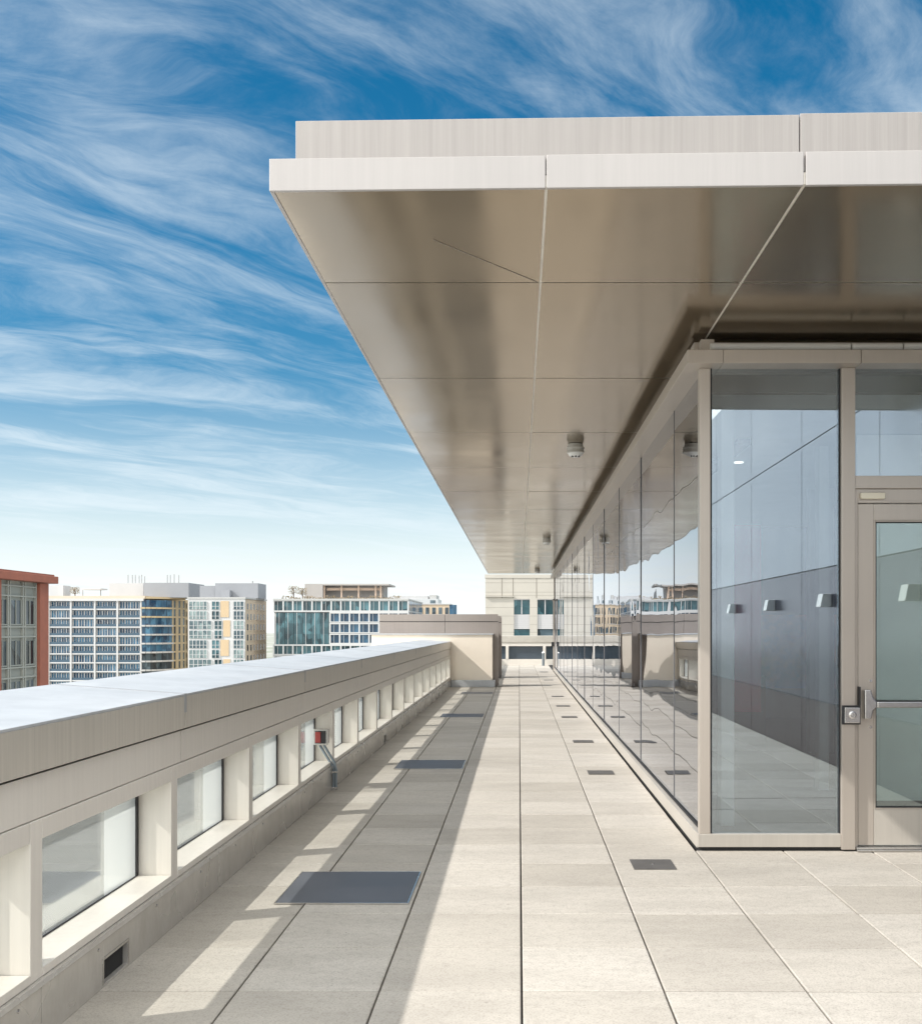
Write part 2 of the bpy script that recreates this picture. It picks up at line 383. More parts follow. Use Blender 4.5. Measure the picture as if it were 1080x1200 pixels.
# door set
mb = MB()
mb.box(2.346, 3.5, GY-.02, GY+.09, 2.535, 2.624)
part('transom', mb, M['frame'], pav, bevel=.003)
mb = MB(); mb.box(2.346, 2.372, GY+.0, GY+.09, .012, 2.534); mb.box(2.372, 3.42, GY+.0, GY+.09, 2.437, 2.534); mb.box(3.41, 3.5, GY-.02, GY+.09, .012, 2.534)
part('door_frame', mb, M['frame'], pav, bevel=.002)
mb = MB(); mb.box(2.372, 3.41, GY-.004, GY+.0, 2.437, 2.452)
part('door_frame', mb, M['frame'], pav, bevel=.001)
mb = MB(); mb.box(2.385, 2.555, GY-.032, GY-.001, 2.462, 2.505)
part('door_contact', mb, plain('cream_plastic', (0.72, 0.68, 0.56), 0.5), pav, 'small cream sensor box over the door', bevel=.006)
mb = MB(); mb.box(2.35, 3.42, GY-.06, GY+.12, .004, .016); mb.box(2.35, 3.42, GY-.045, GY+.10, .016, .030)
part('threshold', mb, M['steel'], pav, bevel=.003)
door = bpy.data.objects.new('door', None); COL.objects.link(door); door.parent = pav
door.location = Vector((2.38, GY, 0)) - pav.location; door['label'] = 'glazed metal door with a panic bar'
mb = MB(); mb.box(2.376, 2.486, GY+.006, GY+.055, .036, 2.430); mb.box(3.29, 3.40, GY+.006, GY+.055, .036, 2.430)
mb.box(2.487, 3.289, GY+.007, GY+.054, 2.315, 2.430)
part('door_stile', mb, M['frame'], door, bevel=.003)
mb = MB(); mb.box(2.487, 3.289, GY+.007, GY+.054, .036, .290); part('kick_panel', mb, M['champagne'], door, bevel=.003)
mb = MB()
mb.box(2.487, 2.497, GY+.002, GY+.05, .291, 2.314); mb.box(3.279, 3.289, GY+.002, GY+.05, .291, 2.314); mb.box(2.498, 3.278, GY+.002, GY+.05, 2.304, 2.314); mb.box(2.498, 3.278, GY+.002, GY+.05, .291, .300)
part('glazing_bead', mb, M['frame'], door, bevel=.002)
mb = MB(); mb.box(2.4985, 3.2775, GY+.020, GY+.028, .301, 2.303); part('door_glass', mb, M['glass_door'], door)
mb = MB(); mb.box(2.4985, 2.503, GY+.003, GY+.019, .301, 2.303); mb.box(2.503, 3.2775, GY+.003, GY+.019, 2.297, 2.303); mb.box(2.503, 3.2775, GY+.003, GY+.019, .301, .306)
part('gasket', mb, M['seal'], door)
# panic bar: wedge shaped end cap and rail
mb = MB(); mb.prism([(2.400, .925), (2.446, .925), (2.462, .985), (2.487, 1.008), (2.487, 1.046), (2.462, 1.072), (2.446, 1.130), (2.400, 1.130)], 'y', GY-.062, GY+.004)
part('bar_end_cap', mb, M['steel'], door, bevel=.008)
mb = MB(); mb.box(2.487, 3.30, GY-.058, GY-.012, 1.004, 1.048); part('panic_bar', mb, M['steel'], door, bevel=.008)
mb = MB(); mb.box(2.487, 3.30, GY-.050, GY+.0, 1.0485, 1.055); part('bar_shadow_gap', mb, M['black'], door)
mb = MB()
for zz in (.865, 1.19): mb.tube([(2.462, GY+.006, zz), (2.462, GY-.002, zz)], .010, 12)
part('screw', mb, M['steel'], door, smooth=True)
# lock keeper on the mullion
mb = MB(); mb.box(2.249, 2.376, GY-.046, GY-.0305, .888, 1.020); mb.box(2.366, 2.376, GY-.05, GY-.0, 1.021, 1.15); part('strike_plate', mb, M['black'], pav)
mb = MB(); mb.box(2.257, 2.364, GY-.078, GY-.0465, .900, 1.008); part('strike_box', mb, M['steel'], pav, bevel=.004)
mb = MB(); mb.lathe(0, 0, [(.026, 0), (.026, .006), (.017, .008), (.017, .004), (.008, .004), (.008, .010)], 24)
mb.v = [(2.310+x, GY-.078-z, .957+y) for x, y, z in mb.v]
part('key_cylinder', mb, M['steel'], pav, smooth=True)

# roof: soffit panels, two stepped fascias, roof slab
roof = bpy.data.objects.new('roof', None); COL.objects.link(roof); roof.parent = pav; roof.location = Vector((2.4, 20, S_Z)) - pav.location
RX0 = -1.174
def fy(x): return 4.935 - 0.026*(x - RX0)           # the front edge runs slightly out of square
colx = [RX0, 0.127, 1.325, 4.95]
rows = [None, 6.256] + [6.256+2.395*i for i in range(1, 14)] + [39.6]
gp = .0075
for ci in range(len(colx)-1):
    for ri in range(len(rows)-1):
        x0 = colx[ci] + (0.004 if ci == 0 else gp); x1 = colx[ci+1]-gp
        y1 = rows[ri+1]-gp*.85
        if ci >= 2 and ri >= 2: continue
        ya = (fy(x0)+.004) if ri == 0 else rows[ri]+gp*.85; yb = (fy(x1)+.004) if ri == 0 else ya
        if ci == 1 and ri >= 1: x1 = min(x1, 1.40)
        if ci >= 2 and ri == 1: y1 = 7.66
        m = MB(); nx, ny = 6, 8; t1, t2, bow = random.uniform(-.0012, .0012), random.uniform(-.002, .002), random.uniform(-.003, .003)
        for j in range(ny+1):
            for i in range(nx+1):
                u_, v_ = i/nx, j/ny
                yy = (ya+(yb-ya)*u_)*(1-v_) + y1*v_; xx = x0+(x1-x0)*u_
                s_ = math.sin(math.pi*u_)*math.sin(math.pi*v_)
                m.v.append((xx, yy, S_Z + t1*(u_-.5) + t2*(v_-.5) + bow*s_))
        for j in range(ny):
            for i in range(nx):
                a = j*(nx+1)+i; m.f.append((a, a+nx+1, a+nx+2, a+1))
        o = part('soffit_panel', m, M['soffit'], roof, smooth=True, recalc=False)
        for p in o.data.polygons: pass
mb = MB(); mb.hexa([(RX0+.01, fy(RX0)+.01, S_Z+.0045), (5.0, fy(5.0)+.01, S_Z+.0045), (5.0, 39.59, S_Z+.0045), (RX0+.01, 39.59, S_Z+.0045),
                    (RX0+.01, fy(RX0)+.01, S_Z+.06), (5.0, fy(5.0)+.01, S_Z+.06), (5.0, 39.59, S_Z+.06), (RX0+.01, 39.59, S_Z+.06)])
part('soffit_backing', mb, M['back'], roof)
# faint mitre crease of the corner panel
mb = MB(); a, b2 = Vector((RX0+.72, 5.56, 0)), Vector((.105, 6.24, 0)); nrm = (b2-a).orthogonal().normalized()*.0013
mb.hexa([(*(a-nrm).xy, S_Z-.0035), (*(b2-nrm).xy, S_Z-.0035), (*(b2+nrm).xy, S_Z-.0035), (*(a+nrm).xy, S_Z-.0035)] + [(*(a-nrm).xy, S_Z), (*(b2-nrm).xy, S_Z), (*(b2+nrm).xy, S_Z), (*(a+nrm).xy, S_Z)])
part('mitre_crease', mb, M['frame'], roof)
FZ1 = S_Z + .148
def fpanel(x0, x1, z0, z1, back, th=.02, name='fascia_panel'):
    m = MB(); a0, a1 = fy(x0)+back, fy(x1)+back; mt = M['fascia_top'] if back else M['fascia']
    m.hexa([(x0, a0, z0), (x1, a1, z0), (x1, a1+th, z0), (x0, a0+th, z0), (x0, a0, z1), (x1, a1, z1), (x1, a1+th, z1), (x0, a0+th, z1)])
    return part(name, m, mt, roof, bevel=.0025)
for x0, x1 in [(RX0, .123), (.129, 1.320), (1.331, 2.53), (2.54, 3.74), (3.75, 4.98)]:
    fpanel(x0, x1, S_Z-.004, FZ1 + (.004 if x0 > 0 else 0), 0)
UZ1 = 4.005
BK = .125
for x0, x1 in [(RX0+.098, 1.333), (1.338, 3.74), (3.75, 4.98)]:
    fpanel(x0, x1, FZ1-.02, UZ1 + (.006 if x0 > 1 else 0), BK)
yy = fy(RX0)+.02
while yy < 39.5:                                    # side fascias, one length per soffit row
    y2 = min(yy+4.79, 39.6)
    m = MB(); m.box(RX0, RX0+.02, yy+.003, y2-.003, S_Z-.004, FZ1); part('fascia_panel', m, M['fascia'], roof, bevel=.002)
    m = MB(); m.box(RX0+.098, RX0+.118, max(yy, fy(RX0)+BK+.022)+.003, y2-.12, FZ1-.02, UZ1); part('fascia_panel', m, M['fascia'], roof, bevel=.002)
    yy = y2
m = MB(); m.box(RX0+.0205, 4.98, 39.58, 39.6, S_Z-.004, FZ1); part('fascia_panel', m, M['fascia'], roof)
m = MB(); m.hexa([(RX0+.021, fy(RX0)+.022, S_Z+.07), (4.97, fy(4.97)+.022, S_Z+.07), (4.97, 39.57, S_Z+.07), (RX0+.021, 39.57, S_Z+.07)] + [(RX0+.021, fy(RX0)+.022, FZ1-.003), (4.97, fy(4.97)+.022, FZ1-.003), (4.97, 39.57, FZ1-.003), (RX0+.021, 39.57, FZ1-.003)])
part('roof_slab', m, M['fascia'], roof)
m = MB(); m.hexa([(RX0+.12, fy(RX0)+.148, FZ1), (4.96, fy(4.97)+.148, FZ1), (4.96, 39.4, FZ1), (RX0+.12, 39.4, FZ1)] + [(RX0+.12, fy(RX0)+.148, UZ1-.004), (4.96, fy(4.97)+.148, UZ1-.004), (4.96, 39.4, UZ1-.004), (RX0+.12, 39.4, UZ1-.004)])
part('roof_slab', m, M['fascia'], roof)
# end wall and interior
mb = MB(); mb.box(GX, 9.0, YEND+.001, YEND+.25, 0, 3.6); part('end_wall', mb, M['champagne'], pav)
mb = MB(); mb.box(GX-.03, GX+.08, YEND-.06, YEND-.0, .12, HZ0); part('corner_post', mb, M['frame'], pav, bevel=.003)
mb = MB(); mb.box(GX-.085, GX-.035, YEND-.9, YEND-.85, .02, 2.6); mb.box(GX-.085, GX-.035, YEND-.9, YEND-.12, 2.55, 2.6)
part('door_frame', mb, M['frame'], pav, 'narrow door frame at the far end of the glass wall', bevel=.003)
mb = MB(); mb.box(GX-.14, GX-.04, YEND-.99, YEND-.90, .90, 1.06); part('exit_device', mb, M['black'], pav, bevel=.01)
mb = MB(); mb.box(1.345, 9, GY+.10, YEND, -.02, .012); part('interior_floor', mb, M['int_floor'], pav)
mb = MB(); mb.box(1.43, 9, 7.72, YEND, 3.30, 3.36); part('interior_ceiling', mb, M['int_white'], pav)
mb = MB(); mb.box(6.2, 6.4, GY+.11, YEND, .013, 3.29); mb.box(4.3, 6.19, 15.0, 15.2, .013, 3.29)
part('interior_wall', mb, M['int_dark'], pav)
mb = MB(); mb.box(3.02, 6.19, 9.4, 9.5, .013, 3.29)
part('interior_wall', mb, M['int_white'], pav, 'pale interior wall behind the door')
for cx_, cy_, w_ in ((1.58, 8.2, .10), (2.86, 10.0, .09), (3.6, 13.0, .3)):
    mb = MB(); mb.box(cx_, cx_+w_, cy_, cy_+.15, .013, 3.29); part('interior_column', mb, M['int_white'], pav)
mb = MB(); mb.box(3.3, 3.5, 15.1, 15.3, .013, 2.6); mb.box(1.75, 3.1, 13.2, 13.4, .013, .95); part('interior_panel', mb, M['int_floor'], pav)
mb = MB(); mb.box(2.46, 2.76, 11.97, 12.1, .6, 2.74); part('interior_panel', mb, M['int_red'], pav, 'red interior panel')
mb = MB(); mb.box(1.9, 9, 18.0, 18.2, .013, 3.29); part('interior_wall', mb, M['int_dark'], pav)
am, t_, b_ = newmat('abstract_print')
g_ = N(t_, 'ShaderNodeNewGeometry'); n_ = N(t_, 'ShaderNodeTexNoise', i_Scale=2.2, i_Detail=5.0); t_.links.new(g_.outputs['Position'], n_.inputs['Vector'])
rp = ramp(t_, n_.outputs[0], .35, .65, (.03, .10, .30, 1), (.80, .22, .06, 1)); t_.links.new(rp.outputs[0], b_.inputs['Base Color'])
mb = MB(); mb.box(3.1, 5.2, 14.93, 14.99, .7, 1.75); o = part('wall_print', mb, am, base=(4.1, 14.96, .7)); tag(o, 'blurred orange and blue print deep inside behind the corner glass', 'wall print')
em = bpy.data.materials.new('lit_downlight'); em.use_nodes = True
em.node_tree.nodes['Principled BSDF'].inputs['Emission Color'].default_value = (1, .97, .92, 1); em.node_tree.nodes['Principled BSDF'].inputs['Emission Strength'].default_value = 1.0
for (xx, yy) in [(2.3, 11.0), (4.4, 12.0), (3.6, 9.6), (2.3, 14.2), (4.6, 14.2), (5.4, 10.2)]:
    mb = MB(); mb.lathe(xx, yy, [(.05, 3.299), (.05, 3.291), (.04, 3.289)], 20); part('downlight', mb, em, pav)
mb = MB(); mb.box(2.0, 2.12, 9.6, 11.6, 3.24, 3.295); part('ceiling_slot', mb, M['int_dark'], pav)
# body of the building below the terrace
mb = MB(); mb.box(-2.12, 16, -16, 46, -28, -.301); part('lower_wall', mb, M['stucco'], pav)
mb = MB(); mb.box(-26, -2.13, -14, 46, -28, -8.3); part('lower_wall', mb, M['stucco'], pav)  # added wing that carries the white roof
mb = MB(); mb.box(-26.3, -2.125, -14.3, 46.3, -8.299, -8.0); part('added_white_roof', mb, plain('white_roof_membrane', (.66, .66, .64), .8, 0, .14, .5), pav, 'added white lower roof that brightens the view through the parapet windows')  # white roof added outside to fill the parapet panes with brightness
mb = MB(); mb.box(-15.2, -13.6, -14, 46, -7.999, -7.93); mb.box(-26.3, -25.7, -14.3, 46.3, -7.999, -7.3); part('roof_walkway', mb, plain('grey_walkway', (.25, .26, .26), .8), pav)
for i in range(9):
    mb = MB(); yy = 6+i*4.6+random.uniform(-1, 1); xx = random.choice([-19.5, -21, -22.5]); mb.box(xx, xx+1.6, yy, yy+2.2, -7.999, -6.9); mb.box(xx+.1, xx+1.5, yy+.2, yy+2.0, -6.899, -6.6); part('roof_unit', mb, M['small_plate'], pav)

# ------------------------------------------------------------------ flanking panel wall (seen in the glass)
WX = 3.55
pw = thing('panel_wall', 'tall pale metal panelled wall reflected in the front glass', 'wall', (WX, 0, 0))
zs = [0.0, .69, 2.26, 3.83, 5.4]
ysj = [7.19, 4.4, 1.55, -1.3, -4.15, -7.0, -9.85, -12.7, -15.5]
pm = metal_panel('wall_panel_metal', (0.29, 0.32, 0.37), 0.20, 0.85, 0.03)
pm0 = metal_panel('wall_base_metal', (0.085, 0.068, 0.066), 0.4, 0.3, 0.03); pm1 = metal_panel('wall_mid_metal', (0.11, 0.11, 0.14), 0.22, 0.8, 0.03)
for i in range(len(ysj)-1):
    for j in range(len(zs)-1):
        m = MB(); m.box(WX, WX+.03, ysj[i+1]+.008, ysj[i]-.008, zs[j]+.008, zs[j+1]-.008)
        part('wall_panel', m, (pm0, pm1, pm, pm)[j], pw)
m = MB(); m.box(WX+.012, WX+.3, -15.5, 7.19, 0.0, 5.39); part('wall_core', m, M['sealgrey'], pw)
pn = ['nearest the door', 'second from the door', 'third from the door', 'fourth from the door']
for k, yv in enumerate((5.35, 2.72, .1, -2.5)):
    m = MB(); m.prism([(WX-.13, 1.80), (WX-.001, 1.80), (WX-.001, 1.95), (WX-.10, 1.95)], 'y', yv-.09, yv+.09)
    o = part('wall_sconce', m, M['white'], base=(WX, yv, 1.80), bevel=.006)
    tag(o, 'white wedge wall light reflected in the glass, ' + pn[k], 'wall light', 'wedge wall lights on the panelled wall')

# ------------------------------------------------------------------ parapet
CX = -1.80; PXF = -1.822
par = thing('parapet_wall', 'low beige metal parapet with a row of recessed windows and white coping', 'wall', (-2, 18, 0))
PEND = 44.0
FRX = -1.815
js = [5.66+3.165*i for i in range(-4, 13)]
js = [y for y in js if y < PEND] + [PEND]
ct = [y for y in js]
coping_z = 1.205
def cop(y0, y1):
    m = MB(); g = .005
    # top sheet
    m.hexa([(CX, y0+g, coping_z-.012), (CX, y1-g, coping_z-.012), (-2.5, y1-g, 1.244), (-2.5, y0+g, 1.244),
            (CX, y0+g, coping_z), (CX, y1-g, coping_z), (-2.5, y1-g, 1.256), (-2.5, y0+g, 1.256)])
    m.box(-2.515, -2.5005, y0+g, y1-g, 1.16, 1.256)
    return part('coping', m, M['coping_top'], par, bevel=.002)
for a, b2 in zip(js, js[1:]):
    cop(a, b2)
    m = MB(); m.hexa([(CX+.003, b2-.02, coping_z-.10), (CX+.003, b2+.02, coping_z-.10), (-2.502, b2+.02, 1.20), (-2.502, b2-.02, 1.20), (CX+.003, b2-.02, coping_z+.002), (CX+.003, b2+.02, coping_z+.002), (-2.502, b2+.02, 1.2585), (-2.502, b2-.02, 1.2585)]); part('coping_seam', m, M['seam'], par)
    m = MB(); m.box(CX-.016, CX+.002, a+.006, b2-.006, 1.020, coping_z-.0125); part('coping_face', m, M['coping_face'], par, bevel=.002)
    m = MB(); m.box(PXF-.016, PXF, a+.006, b2-.006, .838, 1.007); part('fascia_panel', m, M['parapet'], par, bevel=.002)
    m = MB(); m.box(PXF-.10, PXF-.017, a, b2, .78, 1.18); part('joint_backing', m, M['gap'], par)
m = MB(); m.box(-2.13, PXF-.101, js[0], PEND, .836, 1.185); part('wall_core', m, M['parapet'], par)
# windows
OZ0, OZ1 = .268, .757
GXP = -1.99
def frit_mat():
    m = bpy.data.materials.new('fritted_glass'); m.use_nodes = True; t = m.node_tree; t.nodes.clear()
    g = N(t, 'ShaderNodeTexCoord'); sp = N(t, 'ShaderNodeSeparateXYZ'); t.links.new(g.outputs['Object'], sp.inputs[0])
    yl, zl = sp.outputs[1], sp.outputs[2]
    # staggered dots 12 mm apart
    a = math_n(t, 'SINE', math_n(t, 'MULTIPLY', math_n(t, 'ADD', yl, zl), 2*math.pi/.013)); c = math_n(t, 'SINE', math_n(t, 'MULTIPLY', math_n(t, 'SUBTRACT', yl, zl), 2*math.pi/.013))
    dots = math_n(t, 'GREATER_THAN', math_n(t, 'MULTIPLY', a, c), 0.12)
    dotf = math_n(t, 'ADD', math_n(t, 'MULTIPLY', dots, 0.26), 0.05)
    right = math_n(t, 'GREATER_THAN', yl, .30)                 # denser frit on the far side of each pane
    fac = math_n(t, 'MAXIMUM', math_n(t, 'MULTIPLY', right, 0.36), dotf)
    tr = N(t, 'ShaderNodeBsdfTransparent'); tr.inputs[0].default_value = (.96, .98, .97, 1)
    df = N(t, 'ShaderNodeBsdfTranslucent'); df.inputs[0].default_value = (.80, .84, .83, 1)
    d2 = N(t, 'ShaderNodeBsdfDiffuse'); d2.inputs[0].default_value = (.82, .86, .85, 1)
    md = N(t, 'ShaderNodeMixShader', i_0=0.12); t.links.new(df.outputs[0], md.inputs[1]); t.links.new(d2.outputs[0], md.inputs[2])
    mx = N(t, 'ShaderNodeMixShader'); t.links.new(fac, mx.inputs[0]); t.links.new(tr.outputs[0], mx.inputs[1]); t.links.new(md.outputs[0], mx.inputs[2])
    gl = N(t, 'ShaderNodeBsdfGlossy', i_Roughness=0.02); fr = N(t, 'ShaderNodeFresnel', i_IOR=1.5)
    m2 = N(t, 'ShaderNodeMixShader'); t.links.new(math_n(t, 'MULTIPLY', fr.outputs[0], .5), m2.inputs[0]); t.links.new(mx.outputs[0], m2.inputs[1]); t.links.new(gl.outputs[0], m2.inputs[2])
    o = N(t, 'ShaderNodeOutputMaterial'); t.links.new(m2.outputs[0], o.inputs[0]); return m
M['frit'] = frit_mat(); M['clear'] = glass('clear_glass', (.99, .995, .99), 1.15)
k = -5
wins = []
while 3.95+1.58*(k+1) < PEND:
    y0 = 3.95+1.58*k; y1 = y0+1.58; k += 1
    a, b2 = y0+.05, y1-.05                                # opening
    fr = bpy.data.objects.new('window', None); COL.objects.link(fr); fr.parent = par; fr.location = Vector((-1.9, (a+b2)/2, OZ0)) - par.location
    m = MB()
    # frame made of one profile: face plus deep reveal
    m.box(FRX-.315, FRX, y0-.048, y0+.050, .232, .835)             # post
    m.box(FRX-.315, FRX, a+.0005, b2-.002, OZ1, .8345)                 # head
    m.box(FRX-.315, FRX+.002, a+.0005, b2-.002, .2335, OZ0)            # sill
    part('frame', m, M['parapet'], fr, bevel=.0025)
    m = MB(); m.box(GXP-.012, GXP+.006, b2-.030, b2-.0025, OZ0+.001, OZ1-.001); m.box(GXP-.012, GXP+.006, a+.001, b2-.03, OZ0+.001, OZ0+.004)
    part('gasket', m, M['seal'], fr)
    m = MB(); m.box(GXP-.010, GXP-.002, a+.001, b2-.031, OZ0+.004, OZ1-.001)
    po = part('pane', m, M['clear'], fr); po.data.materials.append(M['frit'])
    for p_ in po.data.polygons:
        if p_.normal.x > .9: p_.material_index = 1
# base flashing lengths
fl = [3.96 + 2.34*i for i in range(-4, 18)]
fl = [y for y in fl if y < PEND] + [PEND]
sc_y = [(4.55, 4.83), (14.0, 14.25), (23.4, 23.65)]
for a, b2 in zip(fl, fl[1:]):
    cuts = [s for s in sc_y if a < s[0] and s[1] < b2]
    m = MB(); X0, X1 = -1.824, -1.800
    if cuts:
        s0, s1 = cuts[0]
        m.box(X0, X1, a+.002, s0, .0, .205); m.box(X0, X1, s1, b2-.002, .0, .205); m.box(X0, X1, s0, s1, .118, .205); m.box(X0, X1, s0, s1, 0, .015)
    else: m.box(X0, X1, a+.002, b2-.002, 0, .205)
    m.prism([(X0, .2055), (X1+.002, .2055), (X1+.010, .212), (X1+.004, .2315), (X0, .2315)], 'y', a+.001, b2-.001)
    part('base_flashing', m, M['flashing'], par, bevel=.0015)
m = MB(); m.box(-1.90, -1.8245, fl[0], PEND, -.2, .2315); part('joint_backing', m, M['gap'], par)
m = MB()
for yv in [3.05+.72*i for i in range(44)]:
    m.lathe(0, 0, [(.008, 0), (.008, .003), (.004, .006)], 8); n_ = 24
    m.v[-n_:] = [(-1.7995+z, yv+x, .182+y) for x, y, z in m.v[-n_:]]
part('screw_row', m, M['steel'], par)
for s0, s1 in sc_y:
    m = MB(); e = .012
    m.box(-1.806, -1.797, s0-.001-e, s0-.001, .012, .118+e); m.box(-1.806, -1.797, s1+.001, s1+.001+e, .012, .118+e); m.box(-1.806, -1.797, s0-.001, s1+.001, .119, .119+e)
    part('scupper_trim', m, M['steel'], par)

# coping on the far cross wall (seen at the end of the walk)
fw = thing('end_parapet', 'low beige parapet with dark window strip closing the far end of the terrace', 'wall', (0, 44.3, 0))
m = MB(); m.box(-1.79, 5, 44.0, 44.6, .95, 1.235); part('coping', m, M['coping_face'], fw, bevel=.01)
m = MB(); m.box(-1.79, 5, 44.03, 44.6, .80, .948); m.box(-1.79, 5, 44.03, 44.6, .0, .25); part('wall_panel', m, M['parapet'], fw)
for xv in (-.50, 1.06, 2.6): m = MB(); m.box(xv-.06, xv+.06, 44.02, 44.5, .2505, .7995); part('post', m, M['parapet'], fw)
m = MB(); m.box(-1.79, 5, 44.15, 44.18, .2505, .7995); part('dark_glass', m, plain('dark_strip_glass', (.06, .08, .10), .12), fw)
m = MB(); m.tube([(1.0, 43.3, 0), (1.0, 43.3, .52)], .055, 10); o = part('standpipe', m, M['conduit'], base=(1.0, 43.3, 0), smooth=True); tag(o, 'short dark standpipe with pale cap at the far end of the walk', 'pipe')
m = MB(); m.lathe(1.0, 43.3, [(.062, .52), (.062, .55), (.02, .59)], 12); part('cap', m, M['white'], o)
o.children[0].location = (0,0,0)

# stepped cross walls that close off the left part of the walk
def cross(y, lab, xl, h=1.40, ts=1.925):
    t = thing('cross_wall', lab, 'wall', (-1.2, y, 0), 'cross walls along the left of the terrace')
    m = MB(); m.box(xl, -.70, y, y+.28, .18, h-.02); part('wall', m, M['stucco'], t, bevel=.006)
    m = MB(); m.box(xl-.03, -.68, y-.03, y+.30, h-.0195, h+.012); part('cap', m, M['coping_top'], t, bevel=.004)
    m = MB(); m.box(-1.798, -.63, y-.10, y+.285, 0.002, .1795); part('base_flashing', m, M['coping_top'], t, bevel=.01)
    m = MB(); m.box(xl+.17, -1.98, y+.302, y+.42, .25, ts); m.box(-1.97, -.565, y+.302, y+.42, .0, ts+.004)
    part('screen', m, M['screen'], t, bevel=.004)
    m = MB(); m.box(xl+.17, -.562, y+.296, y+.301, ts-.20, ts-.185); part('screen_joint', m, M['gap'], t)
    m = MB(); m.box(-.60, -.545, y+.30, y+.50, .03, ts-.04); part('screen_edge', m, M['screen'], t)
    return t
cross(27.75, 'cream cross wall with brown louvred screen at the end of the parapet', -3.90)
cross(32.6, 'second cream cross wall, hidden behind the nearer screen', -2.6)

# ------------------------------------------------------------------ things on the terrace
wts = ['nearest large slate plate set in the shaded paving', 'second large slate plate along the shaded paving', 'third large slate plate along the shaded paving', 'farthest large slate plate, beside the cream cross wall']
for i, yv in enumerate((5.92, 11.57, 18.25, 24.7)):
    m = MB(); m.box(-1.375, -.630, yv, yv+.75, .0025, .009)
    o = part('floor_plate', m, M['plate'], base=(-1.0, yv+.375, .0025), bevel=.003); tag(o, wts[i], 'floor plate', 'large slate plates in the paving')
    m = MB(); m.box(-1.382, -.623, yv-.007, yv, .002, .0095); m.box(-1.382, -.623, yv+.75, yv+.757, .002, .0095); m.box(-1.382, -1.375, yv+.0005, yv+.7495, .002, .0095); m.box(-.630, -.623, yv+.0005, yv+.7495, .002, .0095)
    part('rim', m, M['steel'], o)
od = ['nearest', 'second', 'third', 'fourth', 'fifth', 'sixth', 'seventh', 'eighth']
for i, yv in enumerate((6.76, 11.16, 14.25, 18.2, 20.8, 23.75, 31.2, 37.0)):
    m = MB(); m.box(.74, 1.015, yv, yv+.28, .0025, .008)
    o = part('floor_hatch', m, M['small_plate'], base=(.877, yv+.14, .0025), bevel=.002)
    tag(o, f'small dark floor hatch beside the glass wall, {od[i]} from the viewer', 'floor hatch', 'small hatches along the glass wall')
    m = MB(); m.tube([(.877, yv+.14, .008), (.877, yv+.14, .010)], .012, 10); part('lift_screw', m, M['steel'], o)

# red outlet box with conduits in the seventh window recess
eb = thing('electrical_box', 'red and grey outlet box with two bent grey conduits in a parapet window recess', 'electrical box', (-1.79, 10.1, 0))
m = MB(); m.box(-1.965, -1.835, 10.06, 10.165, .445, .585); part('box', m, M['grey'], eb, bevel=.010)
m = MB(); m.box(-1.972, -1.828, 10.045, 10.0595, .437, .593); part('cover', m, M['steel'], eb, bevel=.006)
m = MB(); m.box(-1.952, -1.848, 10.036, 10.0445, .455, .573); part('cover_window', m, M['black'], eb, bevel=.003)
m = MB(); m.box(-1.948, -1.895, 10.028, 10.0355, .462, .566); part('outlet', m, M['red'], eb, bevel=.006)
for q in (-.018, .022):
    m = MB(); m.tube([(-1.90+q, 10.11, .445), (-1.895+q, 10.11, .42), (-1.84+q, 10.11, .33), (-1.80+q, 10.11, .265), (-1.785+q*.6, 10.11, .235), (-1.775+q*.6, 10.11, .20), (-1.775+q*.6, 10.11, .0)], .013, 10)
    part('conduit', m, M['conduit'], eb, smooth=True)
m = MB(); m.box(-1.80, -1.750, 10.085, 10.135, .165, .182); m.box(-1.80, -1.750, 10.085, 10.135, 0, .03); part('pipe_clamp', m, M['steel'], eb, bevel=.003)

# ceiling speakers / detectors
cd = ['large in the middle of the soffit, nearest', 'smaller, halfway down the soffit', 'tiny, at the far end of the soffit']
for i, yv in enumerate((11.75, 24.0, 36.5)):
    z = S_Z-.003
    m = MB(); m.lathe(.632, yv, [(.085, z), (.085, z-.035), (.100, z-.035), (.100, z-.05), (.092, z-.054), (.092, z-.082), (.102, z-.084), (.102, z-.097), (.088, z-.10)], 28)
    o = part('ceiling_detector', m, M['grey'], base=(.632, yv, z), smooth=True)
    tag(o, 'grey cylindrical ceiling detector, ' + cd[i], 'detector', 'detectors under the canopy')
    m = MB(); m.lathe(.632, yv, [(.086, z-.1005), (.075, z-.124), (.045, z-.142), (.02, z-.146)], 28); part('dome', m, M['white'], o, smooth=True)
    m = MB()
    for q in (-.035, .0, .035):
        m.lathe(.632+q, yv-.045+abs(q)*.3, [(.012, z-.130), (.012, z-.1465), (.006, z-.15)], 10)
    part('sensor', m, M['black'], o, smooth=True)

# ------------------------------------------------------------------ city
GZ = -28.0
def ground_mat():
    m, t, b = newmat('city_ground')
    g = N(t, 'ShaderNodeNewGeometry')
    n1 = N(t, 'ShaderNodeTexNoise', i_Scale=0.02, i_Detail=8.0); t.links.new(g.outputs['Position'], n1.inputs['Vector'])
    c = mixc(t, maprange(t, n1.outputs[0], .4, .6, 0, 1), (.40, .39, .37), (.22, .24, .18))
    t.links.new(c, b.inputs['Base Color']); b.inputs['Roughness'].default_value = .9; return m
m = MB(); m.poly([(-4000, -1500, GZ), (4000, -1500, GZ), (4000, 6000, GZ), (-4000, 6000, GZ)])
structure(part('ground', m, ground_mat(), recalc=False))
asph = plain('asphalt', (.16, .16, .16), .9, 0, .15, .3); conc = plain('pavement_concrete', (.48, .47, .45), .9, 0, .1, .4)
m = MB(); m.box(-34, -20, -200, 700, GZ, GZ+.004); m.box(-400, -34, 52, 62, GZ, GZ+.004); m.box(-400, -34, 200, 214, GZ, GZ+.004)
structure(part('road', m, asph))
m = MB()
